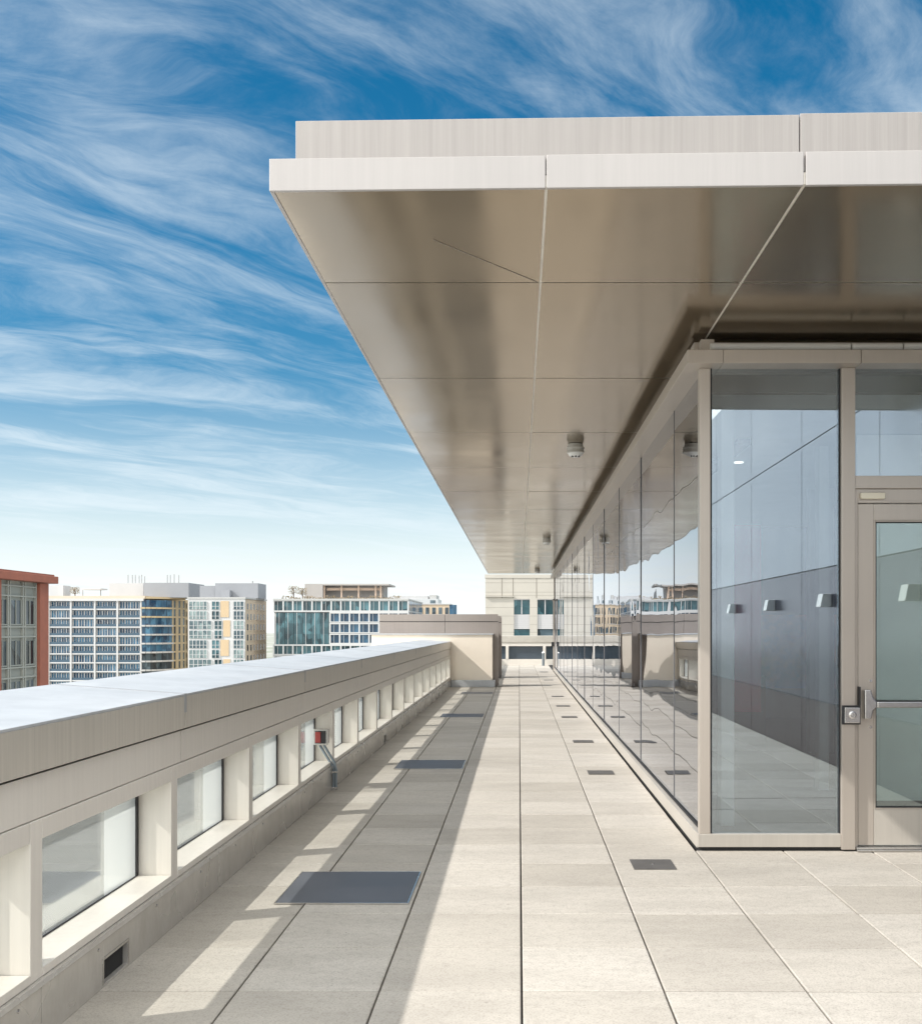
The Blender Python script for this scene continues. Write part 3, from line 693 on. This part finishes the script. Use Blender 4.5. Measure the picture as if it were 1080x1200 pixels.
m.box(-38, -34, -200, 52, GZ, GZ+.13); m.box(-38, -34, 62, 200, GZ, GZ+.13); m.box(-20, -3, -200, 700, GZ, GZ+.13)
structure(part('pavement', m, conc))
m = MB()
for yv in range(-100, 500, 6): m.box(-27.08, -26.92, yv, yv+3, GZ+.008, GZ+.0105)
structure(part('road_markings', m, M['white']))

def P(px_, d): return (px_-VX)/F*d
def Z(py_, d): return H_EYE + (VY-py_)/F*d
cg = {}
def cmat(n, col, rough=.7, metal=0, var=.05, sc_=.15): 
    if n not in cg: cg[n] = plain(n, col, rough, metal, var, sc_)
    return cg[n]
def winmat(n, c0, c1, rough=.08):
    m, t, b = newmat(n)
    oi = N(t, 'ShaderNodeObjectInfo'); g = N(t, 'ShaderNodeNewGeometry')
    mp = N(t, 'ShaderNodeMapping'); mp.inputs['Scale'].default_value = (.9, .9, .45); t.links.new(g.outputs['Position'], mp.inputs[0])
    vo = N(t, 'ShaderNodeTexVoronoi', i_Scale=1.0); t.links.new(mp.outputs[0], vo.inputs['Vector'])
    sp = N(t, 'ShaderNodeSeparateColor'); t.links.new(vo.outputs['Color'], sp.inputs[0])
    f = math_n(t, 'POWER', math_n(t, 'MULTIPLY', math_n(t, 'ADD', sp.outputs[0], oi.outputs['Random']), .5), 1.6)
    t.links.new(mixc(t, f, c0, c1), b.inputs['Base Color']); b.inputs['Roughness'].default_value = rough
    b.inputs['Specular IOR Level'].default_value = .35; return m
W_blue = winmat('blue_windows', (.008, .03, .07), (.10, .26, .40)); W_teal = winmat('teal_windows', (.006, .018, .025), (.09, .20, .23))
W_deep = winmat('deep_blue_windows', (.006, .018, .04), (.05, .13, .21)); W_dark = winmat('dark_windows', (.012, .016, .02), (.12, .17, .20)); W_pale = winmat('pale_windows', (.03, .06, .08), (.28, .36, .35))
def bth(lab, x, y): return thing('city_building', lab, 'building', (x, y, GZ), 'city buildings beyond the parapet')

# 1: red brick corner building, its grey panelled side faces us
X1 = -42.2; zt = 6.35
b = bth('red brick office block with grey panelled bays at the left edge', X1-9, 84)
brick = plain('red_brick', (.30, .105, .068), .85, 0, .12, 1.2); gpan = cmat('grey_green_panel', (.25, .26, .235), .6)
m = MB(); m.box(X1-18, X1-.35, 66, 93.7, GZ, zt-.8); part('wall', m, gpan, b)
m = MB(); m.box(X1-.4, X1+.10, 92.3, 94.0, GZ, zt-.85); m.box(X1-.4, X1+.10, 84.2, 85.4, GZ, zt-.85); m.box(X1-.4, X1+.10, 75.5, 76.8, GZ, zt-.85); m.box(X1-18, X1-.41, 93.71, 94.05, GZ, zt-.85)
part('brick_pier', m, brick, b)
m = MB(); m.box(X1-18.5, X1+.55, 65.5, 95.0, zt-.80, zt-.15); part('cornice', m, brick, b, bevel=.05)
m = MB(); m.box(X1-18.3, X1+.3, 65.8, 94.7, zt-.149, zt); part('roof', m, brick, b)
for c, (ya, yb) in enumerate([(90.3, 91.9), (87.7, 89.5), (85.5, 87.0), (81.5, 83.2), (78.6, 80.4)]):
    for f in range(6):
        z1 = zt-2.45-f*3.45
        fr_ = MB(); fr_.box(X1-.35, X1-.22, ya-.12, ya, z1-2.0, z1+.1); fr_.box(X1-.35, X1-.22, yb, yb+.12, z1-2.0, z1+.1); fr_.box(X1-.35, X1-.22, (ya+yb)/2-.05, (ya+yb)/2+.05, z1-2.0, z1)
        fr_.box(X1-.35, X1-.20, ya-.12, yb+.12, z1-2.12, z1-2.0)
        o = part('window', fr_, gpan, b)
        g_ = MB(); g_.box(X1-.349, X1-.30, ya, yb, z1-2.0, z1); part('pane', g_, W_dark, o)
m = MB()
for yv in (92.15, 90.15, 89.75, 87.45, 87.1, 85.45): m.box(X1-.349, X1-.15, yv-.07, yv+.07, GZ, zt-.85)
for f in range(7):
    for q in (1.0, .15): m.box(X1-.349, X1-.16, 75, 92.25, zt-2.3-f*3.45+q, zt-2.3-f*3.45+q+.12)
part('panel_grid', m, cmat('grey_green_trim', (.31, .32, .29)), b)

# 2: long balcony block
d = 355.0; zt = Z(699.5, d)
xa, xb = P(57, d), P(165, d)
b = bth('long white balcony block with blue glass and rounded yellow end', (xa+xb)/2, d+8)
whit = cmat('white_render', (.50, .50, .50), .6); yel = cmat('yellow_brick', (.50, .40, .25), .8)
m = MB(); m.box(xa, xb, d+1.6, d+22, GZ, zt-.6); part('wall', m, cmat('blue_grey_wall', (.22, .27, .33)), b)
m = MB(); m.box(xa-.6, xb+1.5, d-.4, d+22, zt-.6, zt+.35); part('roof', m, cmat('tan_roof_edge', (.55, .47, .38)), b)
m = MB(); m.box(xa-.6, xb+1, d-.45, d+2, zt-1.4, zt-.601); part('roof_slab', m, whit, b)
fh = 3.02
cols = [P(p, d) for p in (57, 83, 111, 137.5, 165)]
for f in range(11):
    z1 = zt-1.4-f*fh
    m = MB(); m.box(xa, xb, d+.0, d+1.6, z1-fh, z1-fh+.42); part('balcony_slab', m, whit, b)
    for c in range(4):
        m = MB(); m.box(cols[c]+.3, cols[c+1]-.3, d+1.4, d+1.58, z1-fh+.43, z1-.02); o = part('window', m, W_blue, b)
        q = MB(); n = 8
        for i in range(n+1):
            xx = cols[c]+.3+(cols[c+1]-cols[c]-.6)*i/n; w_ = .09 if i % 2 else .17
            q.box(xx-w_, xx+w_, d+1.3, d+1.38, z1-fh+.43, z1-.30)
        q.box(cols[c]+.3, cols[c+1]-.3, d+1.3, d+1.38, z1-.30, z1-.2); part('glazing_bars', q, whit, o)
        q = MB(); q.box(cols[c]+.3, cols[c+1]-.3, d+.05, d+.12, z1-fh+.43, z1-fh+1.25)
        if (f*5+c*3) % 4 != 1: part('railing', q, cmat('railing_glass', (.05, .09, .13), .2), b)
m = MB()
for c in cols: m.box(c-.28, c+.28, d-.15, d+1.5, GZ, zt-.6)
part('party_fin', m, whit, b)
# rounded end, yellow brick
seg = 9; cx0, cy0, rr = xb, d+22, 22.0
pts = []
for i in range(seg+1):
    t_ = R(-90 + 80*i/seg); pts.append((cx0+9.5*math.cos(t_), cy0-0+rr*math.sin(t_)))
for f in range(11):
    z1 = zt-1.0-f*fh
    for i in range(seg):
        (x0, y0), (x1, y1) = pts[i], pts[i+1]
        dx, dy = x1-x0, y1-y0; L = math.hypot(dx, dy); nx_, ny_ = dy/L, -dx/L
        m = MB()
        def q4(t0, t1, o0, z0, z2): 
            A = [(x0+dx*t0, y0+dy*t0), (x0+dx*t1, y0+dy*t1)]
            o1 = -.5
            m.hexa([(A[0][0]+nx_*o0, A[0][1]+ny_*o0, z0), (A[1][0]+nx_*o0, A[1][1]+ny_*o0, z0), (A[1][0]+nx_*o1, A[1][1]+ny_*o1, z0), (A[0][0]+nx_*o1, A[0][1]+ny_*o1, z0),
                    (A[0][0]+nx_*o0, A[0][1]+ny_*o0, z2), (A[1][0]+nx_*o0, A[1][1]+ny_*o0, z2), (A[1][0]+nx_*o1, A[1][1]+ny_*o1, z2), (A[0][0]+nx_*o1, A[0][1]+ny_*o1, z2)])
        q4(.02, .98, .0, z1-fh+.5, z1); part('window', m, W_blue if i < 6 else W_dark, b) if f < 6 and i < 8 else part('bay', m, W_dark, b)
        m = MB(); q4(0, 1, .7 if i < 6 else .15, z1-fh, z1-fh+.55)
        if i >= 6: q4(0, .28, .12, z1-fh+.55, z1); q4(.72, 1, .12, z1-fh+.55, z1)
        part('band', m, whit if i < 6 and f > 1 else yel, b)
m = MB(); m.prism([(xb, cy0)] + [(xb+(p_[0]-xb)*.965, cy0+(p_[1]-cy0)*.965) for p_ in pts], 'z', GZ, zt-.9); part('end_wall', m, yel, b); m = MB(); m.prism([(xb+1.6, cy0)] + [(p_[0]+.2, p_[1]-.5) for p_ in pts[1:]], 'z', zt-.6, zt+.1); part('end_roof', m, yel, b)
xs0, xs1 = P(186, 385), P(222, 385)
m = MB(); m.box(xs0, xs1, 385, 400, GZ, Z(703, 385)); part('rear_wall', m, yel, b)
for f in range(9):
    for i in range(4):
        x0 = P(196.5+i*6.2, 385); z0 = Z(713+f*9.6, 385)
        m = MB(); m.box(x0, x0+1.1, 384.9, 384.999, z0, z0+1.9); part('window', m, W_dark, b)
pent = cmat('grey_penthouse', (.26, .27, .29), .6)
m = MB(); m.box(P(168.5, 362), P(221, 362), 362, 380, zt, Z(683, 362)); part('penthouse', m, pent, b)
m = MB(); m.box(P(128, 366), P(168, 366), 366, 380, zt, Z(683.5, 366)); part('penthouse', m, cmat('pale_penthouse', (.45, .45, .45)), b)
m = MB(); m.box(P(95, 366), P(118, 366), 366, 372, Z(691, 366), Z(689.5, 366)); m.box(P(58, 366), P(74, 366), 366, 372, zt, Z(686, 366)); part('roof_canopy', m, whit, b)
for p_ in (150, 155, 158.5, 163, 166, 169.5, 196, 199.5, 204, 209.5, 97, 118, 88):
    hgt = random.uniform(2.2, 3.2); z0 = Z(683.5, 368) if p_ > 140 else zt
    m = MB(); m.tube([(P(p_, 368), 368, z0-.1), (P(p_, 368), 368, z0+hgt)], .16, 6); part('antenna', m, cmat('antenna_grey', (.3, .3, .3)), b)
def tree_obj(x, y, z, h, lab):
    t = thing('rooftop_tree', lab, 'tree', (x, y, z), 'small trees on the city roofs')
    m = MB(); m.tube([(x, y, z), (x+.1, y, z+h*.5), (x, y, z+h)], [.22, .14, .05], 7)
    for i in range(16):
        a = random.uniform(0, 6.28); z0 = z+h*random.uniform(.3, .85); l = h*random.uniform(.25, .45)
        m.tube([(x, y, z0), (x+math.cos(a)*l*.6, y+math.sin(a)*l*.6, z0+l*.7)], [.09, .04], 5)
    part('trunk', m, cmat('bark', (.16, .12, .10)), t)
    m = MB()
    for i in range(260):
        a = random.uniform(0, 6.28); rr_ = h*.45*random.random()**.5; zz = z+h*random.uniform(.45, 1.1)
        c = Vector((x+math.cos(a)*rr_, y+math.sin(a)*rr_, zz)); s_ = .13; a1 = Vector([random.uniform(-1, 1) for _ in range(3)]).normalized()*s_; a2 = a1.orthogonal().normalized()*s_
        m.poly([c-a1, c-a2, c+a1, c+a2])
    part('crown', m, cmat('dry_leaves', (.22, .17, .10)), t)
tree_obj(P(87, 357), 357.5, 11.6, 3.6, 'bare little tree on the white balcony block roof')
tree_obj(P(343.5, 343), 343.5, 10.9, 4.0, 'bare little tree left of the rooftop pavilion on the glass office block')
tree_obj(P(354, 343), 343.5, 10.9, 3.4, 'brownish little tree beside the rooftop pavilion wall')

# 3: white framed block with beige brick side
d = 330.0; zt = Z(701, d); xa, xb = P(220, d), P(287, d)
b = bth('white framed block with tan panels and a beige brick side', (xa+xb)/2, d+14)
tan = cmat('tan_panel', (.50, .38, .24), .7); beige = cmat('beige_brick', (.50, .41, .31), .85, 0, .08, .6)
m = MB(); m.box(xa, xb-.02, d+.6, d+28, GZ, zt-.3); part('wall', m, beige, b)
m = MB(); m.box(xa, xb-.01, d+.2, d+.6, GZ, zt-.2); part('front_wall', m, whit, b)
m = MB(); m.box(xa-.2, xb+.2, d, d+28.2, zt-.2, zt+.3); part('roof', m, cmat('grey_roof', (.42, .42, .41)), b)
def cwin(x0, x1, z0, z1, mat, n=2, mull=whit):
    q = MB(); q.box(x0, x1, d+.05, d+.19, z0, z1); o = part('window', q, mat, b)
    q = MB()
    for i in range(n+1):
        xx = x0+(x1-x0)*i/n; q.box(xx-.09, xx+.09, d-.03, d+.04, z0, z1)
    q.box(x0, x1, d-.025, d+.035, z0+.9, z0+1.02)
    part('glazing_bars', q, mull, o)
for f in range(8):
    z1 = zt-1.1-f*3.05
    off = 0 if (f//2) % 2 == 0 else 1.4
    cwin(P(221.5, d), P(242.5, d)+off, z1-2.45, z1, W_pale, 5)
    cwin(P(248, d)+off*.6, P(257, d)+off*.6, z1-2.45, z1, W_teal, 2)
    cwin(P(273.5, d), P(285.5, d), z1-2.45, z1, W_pale, 3)
    if f % 2 == 0:
        q = MB(); q.box(P(258.3, d)+off*.6, P(268, d)+off*.3, d+.04, d+.19, z1-4.9, z1+.2); part('tan_panel', q, tan, b)
for f in range(8):
    z1 = zt-1.6-f*3.3
    for c in range(6):
        y0 = d+2.5+c*4.2
        q = MB(); q.box(xb-.019, xb+.03, y0, y0+1.7, z1-1.9, z1); o = part('window', q, W_dark, b)
        q = MB(); q.box(xb-.018, xb+.12, y0-.15, y0+1.85, z1-2.1, z1-1.91); part('sill', q, beige, o)
m = MB(); m.box(P(234, 345), P(252, 345), 345, 356, zt+.3, Z(686.5, 345)); m.box(P(252.1, 343), P(304, 345), 343, 354, zt+.3, Z(683.5, 343)); m.box(P(262, 343), P(272, 343), 340, 342.9, zt+.3, Z(692, 343))
part('penthouse', m, pent, b)
m = MB(); m.tube([(P(296, 345), 345, Z(684, 345)), (P(296, 345), 345, Z(681, 345))], .25, 6); part('antenna', m, cmat('antenna_grey', (.3, .3, .3)), b)

# 4: glass office block
d = 340.0; zt = Z(702.5, d); xa, xb = P(320.5, d), P(478, d)
b = bth('modern office block with teal glass cubes in white frames and a rooftop pavilion', (xa+xb)/2, d+20)
m = MB(); m.box(xa, xb, d+.8, d+50, GZ, zt-.2); part('wall', m, whit, b)
m = MB(); m.box(xa-.2, xb+.2, d-.2, d+50.2, zt-.2, zt+.25); part('roof', m, cmat('grey_roof', (.42, .42, .41)), b)
def row(zA, zB, xs0, xs1, n, mat, gapw=.45, yoff=0.0):
    w_ = (xs1-xs0)/n
    for i in range(n):
        x0, x1 = xs0+i*w_+gapw/2, xs0+(i+1)*w_-gapw/2
        q = MB(); q.box(x0, x1, d+.5+yoff, d+.79, zB, zA); o = part('window', q, mat, b)
        q = MB(); q.box((x0+x1)/2-.35-.06, (x0+x1)/2-.35+.06, d+.42+yoff, d+.49+yoff, zB, zA); part('glazing_bars', q, whit, o)
def frame_grid(zA, zB, xs0, xs1, n, gapw=.45):
    q = MB(); w_ = (xs1-xs0)/n
    for i in range(n+1): q.box(xs0+i*w_-gapw/2, xs0+i*w_+gapw/2, d+.0, d+.799, zB, zA)
    q.box(xs0-.2, xs1+.2, d-.02, d+.799, zA, zA+.5); q.box(xs0-.2, xs1+.2, d-.02, d+.799, zB-.45, zB)
    part('frame', q, whit, b)
zz = lambda y_: Z(y_, d)
row(zz(704.5), zz(715.5), xa, xb, 14, W_teal); frame_grid(zz(704.5), zz(715.5), xa, xb, 14)
xm = P(386.5, d)
for (ya, yb) in ((719, 728.5), (731.5, 741), (744, 753.5)):
    row(zz(ya), zz(yb), xm, xb, 8, W_deep); frame_grid(zz(ya), zz(yb), xm, xb, 8)
    row(zz(ya-1), zz(yb+2), P(323, d), xm-.3, 6, W_teal, .15, -.3)
for (ya, yb) in ((757, 766.5), (769.5, 779), (782, 791)):
    row(zz(ya), zz(yb), xa, xb, 14, W_teal); frame_grid(zz(ya), zz(yb), xa, xb, 14)
for f in range(4):
    for i in range(9):
        y0 = d+2+i*5.3; q = MB(); q.box(xb-.01, xb+.15, y0, y0+4.3, zz(715.5+12.5*f), zz(704.5+12.5*f)); part('window', q, W_blue, b)
m = MB(); x0, x1 = P(357, 350), P(447, 350)
m.box(x0, x1, 356, 366, zt+.25, Z(686, 352)); part('penthouse', m, cmat('warm_grey', (.34, .32, .30)), b)
m = MB(); m.box(x0, x1+2.5, 350, 368, Z(686, 350), Z(684.2, 350)); m.box(x0, x0+6, 350, 355.9, zt+.25, Z(686.01, 350)); part('penthouse_roof', m, cmat('warm_grey', (.34, .32, .30)), b)
m = MB(); m.box(x0+7, x1-.5, 352, 352.4, Z(692, 352), Z(689, 352))
for p_ in (380, 400, 420, 440, 446): m.box(P(p_, 351)-.25, P(p_, 351)+.25, 351, 351.4, zt+.25, Z(686.02, 350))
part('pergola', m, cmat('tan_wood', (.45, .34, .26)), b)
m = MB()
for i in range(420):
    x_ = random.uniform(P(330, 342), P(470, 342)); c = Vector((x_, 341+random.random(), zt+.3+random.random()*.9*(1 if math.sin(x_*.9) > -.2 else .3))); s_ = .22
    a1 = Vector([random.uniform(-1, 1) for _ in range(3)]).normalized()*s_; a2 = a1.orthogonal().normalized()*s_; m.poly([c-a1, c-a2, c+a1, c+a2])
part('roof_planting', m, cmat('dry_leaves', (.22, .17, .10)), b)

# 5, 6: far blocks right of the glass offices
d5 = 430.0
b = bth('pale grey block with glass balustrade behind the glass offices', P(485, d5), d5+8)
m = MB(); m.box(P(455, d5), P(513, d5), d5, d5+20, GZ, Z(702, d5)); part('wall', m, cmat('pale_block', (.50, .52, .53)), b)
m = MB(); m.box(P(455, d5), P(501, d5), d5+1, d5+19, Z(701.99, d5), Z(698.5, d5)); part('penthouse', m, cmat('pale_penthouse', (.45, .45, .45)), b)
m = MB(); m.box(P(503, d5), P(511, d5), d5+.7, d5+15, Z(701.9, d5), Z(697.3, d5)); part('stair_house', m, cmat('grey_roof', (.42, .42, .41)), b)
m = MB(); m.box(P(504, d5), P(510, d5), d5-.1, d5, Z(708, d5), Z(703.5, d5)); part('window', m, W_dark, b)
d6 = 395.0
b = bth('tan brick block with dark bow window at its right corner', P(512, d6), d6+8)
xa, xb = P(488, d6), P(527, d6); zt = Z(708.5, d6)
m = MB(); m.box(xa, xb, d6+.3, d6+18, GZ, zt); part('wall', m, cmat('sand_brick', (.58, .46, .33)), b)
m = MB(); m.box(xa-.2, xb+.1, d6, d6+18, zt, zt+.4); part('roof', m, whit, b)
for f in range(7):
    for i in range(5):
        x0 = xa+.9+i*2.45; z1 = zt-1.1-f*3.6
        q = MB(); q.box(x0, x0+1.35, d6+.15, d6+.29, z1-2.5, z1); o = part('window', q, W_dark, b)
        q = MB(); q.box(x0-.1, x0+1.45, d6+.08, d6+.29, z1-2.75, z1-2.51); part('sill', q, whit, o)
m = MB(); m.tube([(xb+.6, d6+2, GZ), (xb+.6, d6+2, zt-.1)], 1.9, 14); part('bow_window', m, W_blue, b, smooth=True)

# 7: stone building past the end of the terrace
d7 = 72.0; xa, xb = P(568.5, d7), 14.0
b = bth('cream stone building with paired windows at the end of the canopy', 4, d7+8)
b['group'] = 'city buildings beyond the parapet'
stone = plain('cream_stone', (.44, .415, .365), .85, 0, .06, .8); zt = Z(677.5, d7)
wx = [P(602, d7), P(629.5, d7), P(659, d7), P(690, d7)]
ww = P(620.5, d7)-P(602, d7)
zr = [GZ, Z(758, d7), Z(746, d7), Z(720, d7), Z(703, d7), zt]
# masonry courses broken around the openings
m = MB(); xs = [xa] + [q for x_ in wx for q in (x_, x_+ww)] + [xb]
for i in range(0, len(xs)-1, 2): m.box(xs[i], xs[i+1], d7, d7+.5, GZ, zt)
for x_ in wx: m.box(x_, x_+ww, d7+.0, d7+.5, Z(702, d7), zt); m.box(x_, x_+ww, d7, d7+.5, GZ, Z(757, d7))
part('wall', m, stone, b)
m = MB(); m.box(xa+.01, xb, d7+.51, d7+16, GZ, zt-.01); part('core_wall', m, stone, b)
m = MB(); m.box(xa-.03, xb, d7-.04, d7+16, zt+.001, zt+.25); part('cornice', m, stone, b)
m = MB()
for y_ in (683, 694, 698): m.box(xa-.005, xb, d7-.004, d7, Z(y_+.15, d7), Z(y_-.15, d7))
for y_ in (712, 722, 732, 741):
    m.box(xa, xs[1]-.01, d7-.004, d7, Z(y_+.15, d7), Z(y_-.15, d7)); m.box(xs[2]+.01, xs[3]-.01, d7-.004, d7, Z(y_+.15, d7), Z(y_-.15, d7))
for p_ in (588, 601, 628.5): m.box(P(p_, d7)-.03, P(p_, d7)+.03, d7-.006, d7, Z(701, d7), zt)
part('stone_joints', m, cmat('joint_grey', (.22, .20, .17)), b)
m = MB(); m.box(xa, xs[1], d7-.15, d7, Z(699.5, d7), Z(698.6, d7)); part('string_course', m, stone, b)
for i, x_ in enumerate(wx):
    m = MB(); m.box(x_, x_+ww, d7+.2, d7+.3, Z(720, d7), Z(703, d7)); o = part('window', m, W_teal, b)
    q = MB(); q.box(x_+ww*.46, x_+ww*.52, d7+.12, d7+.19, Z(720, d7), Z(703, d7)); q.box(x_, x_+ww, d7+.05, d7+.19, Z(703, d7), Z(702, d7)); part('frame', q, whit, o)
    q = MB()
    for s_ in range(8): zz0 = Z(737-s_*2.1, d7); q.box(x_, x_+ww, d7+.10, d7+.19, zz0, zz0+.105)
    q.box(x_, x_+ww, d7+.2, d7+.3, Z(737.2, d7), Z(720.2, d7)); part('louvre_panel', q, whit, b)
    m = MB(); m.box(x_, x_+ww, d7+.2, d7+.3, Z(757, d7), Z(737.5, d7)); part('window', m, W_teal if i != 1 else W_dark, b)
# lower blocks seen through the parapet glass
for (x0, x1, y0, y1, z1, lab) in ((-75, -40, 5, 48, -19, 'low pale flat roofed block across the street seen through the parapet glass'), (-120, -84, -10, 48, -14, 'grey flat roofed block seen through the parapet glass, farther left'), (-78, -62, 100, 180, -12, 'low sandy block behind the red brick offices')):
    b = bth(lab, (x0+x1)/2, (y0+y1)/2)
    m = MB(); m.box(x0, x1, y0, y1, GZ, z1); part('wall', m, cmat('pale_block', (.50, .52, .53)), b)
    m = MB(); m.box(x0, x1, y0, y0+.4, z1, z1+1); m.box(x0, x1, y1-.4, y1, z1, z1+1); m.box(x0, x0+.4, y0+.4, y1-.4, z1, z1+1); m.box(x1-.4, x1, y0+.4, y1-.4, z1, z1+1); part('roof_parapet', m, whit, b)
    for i in range(3):
        m = MB(); xx = x0+6+i*9 % (x1-x0-10); yy = y0+8+i*11; m.box(xx, xx+3.5, yy, yy+5, z1, z1+2.2); part('roof_unit', m, pent, b)
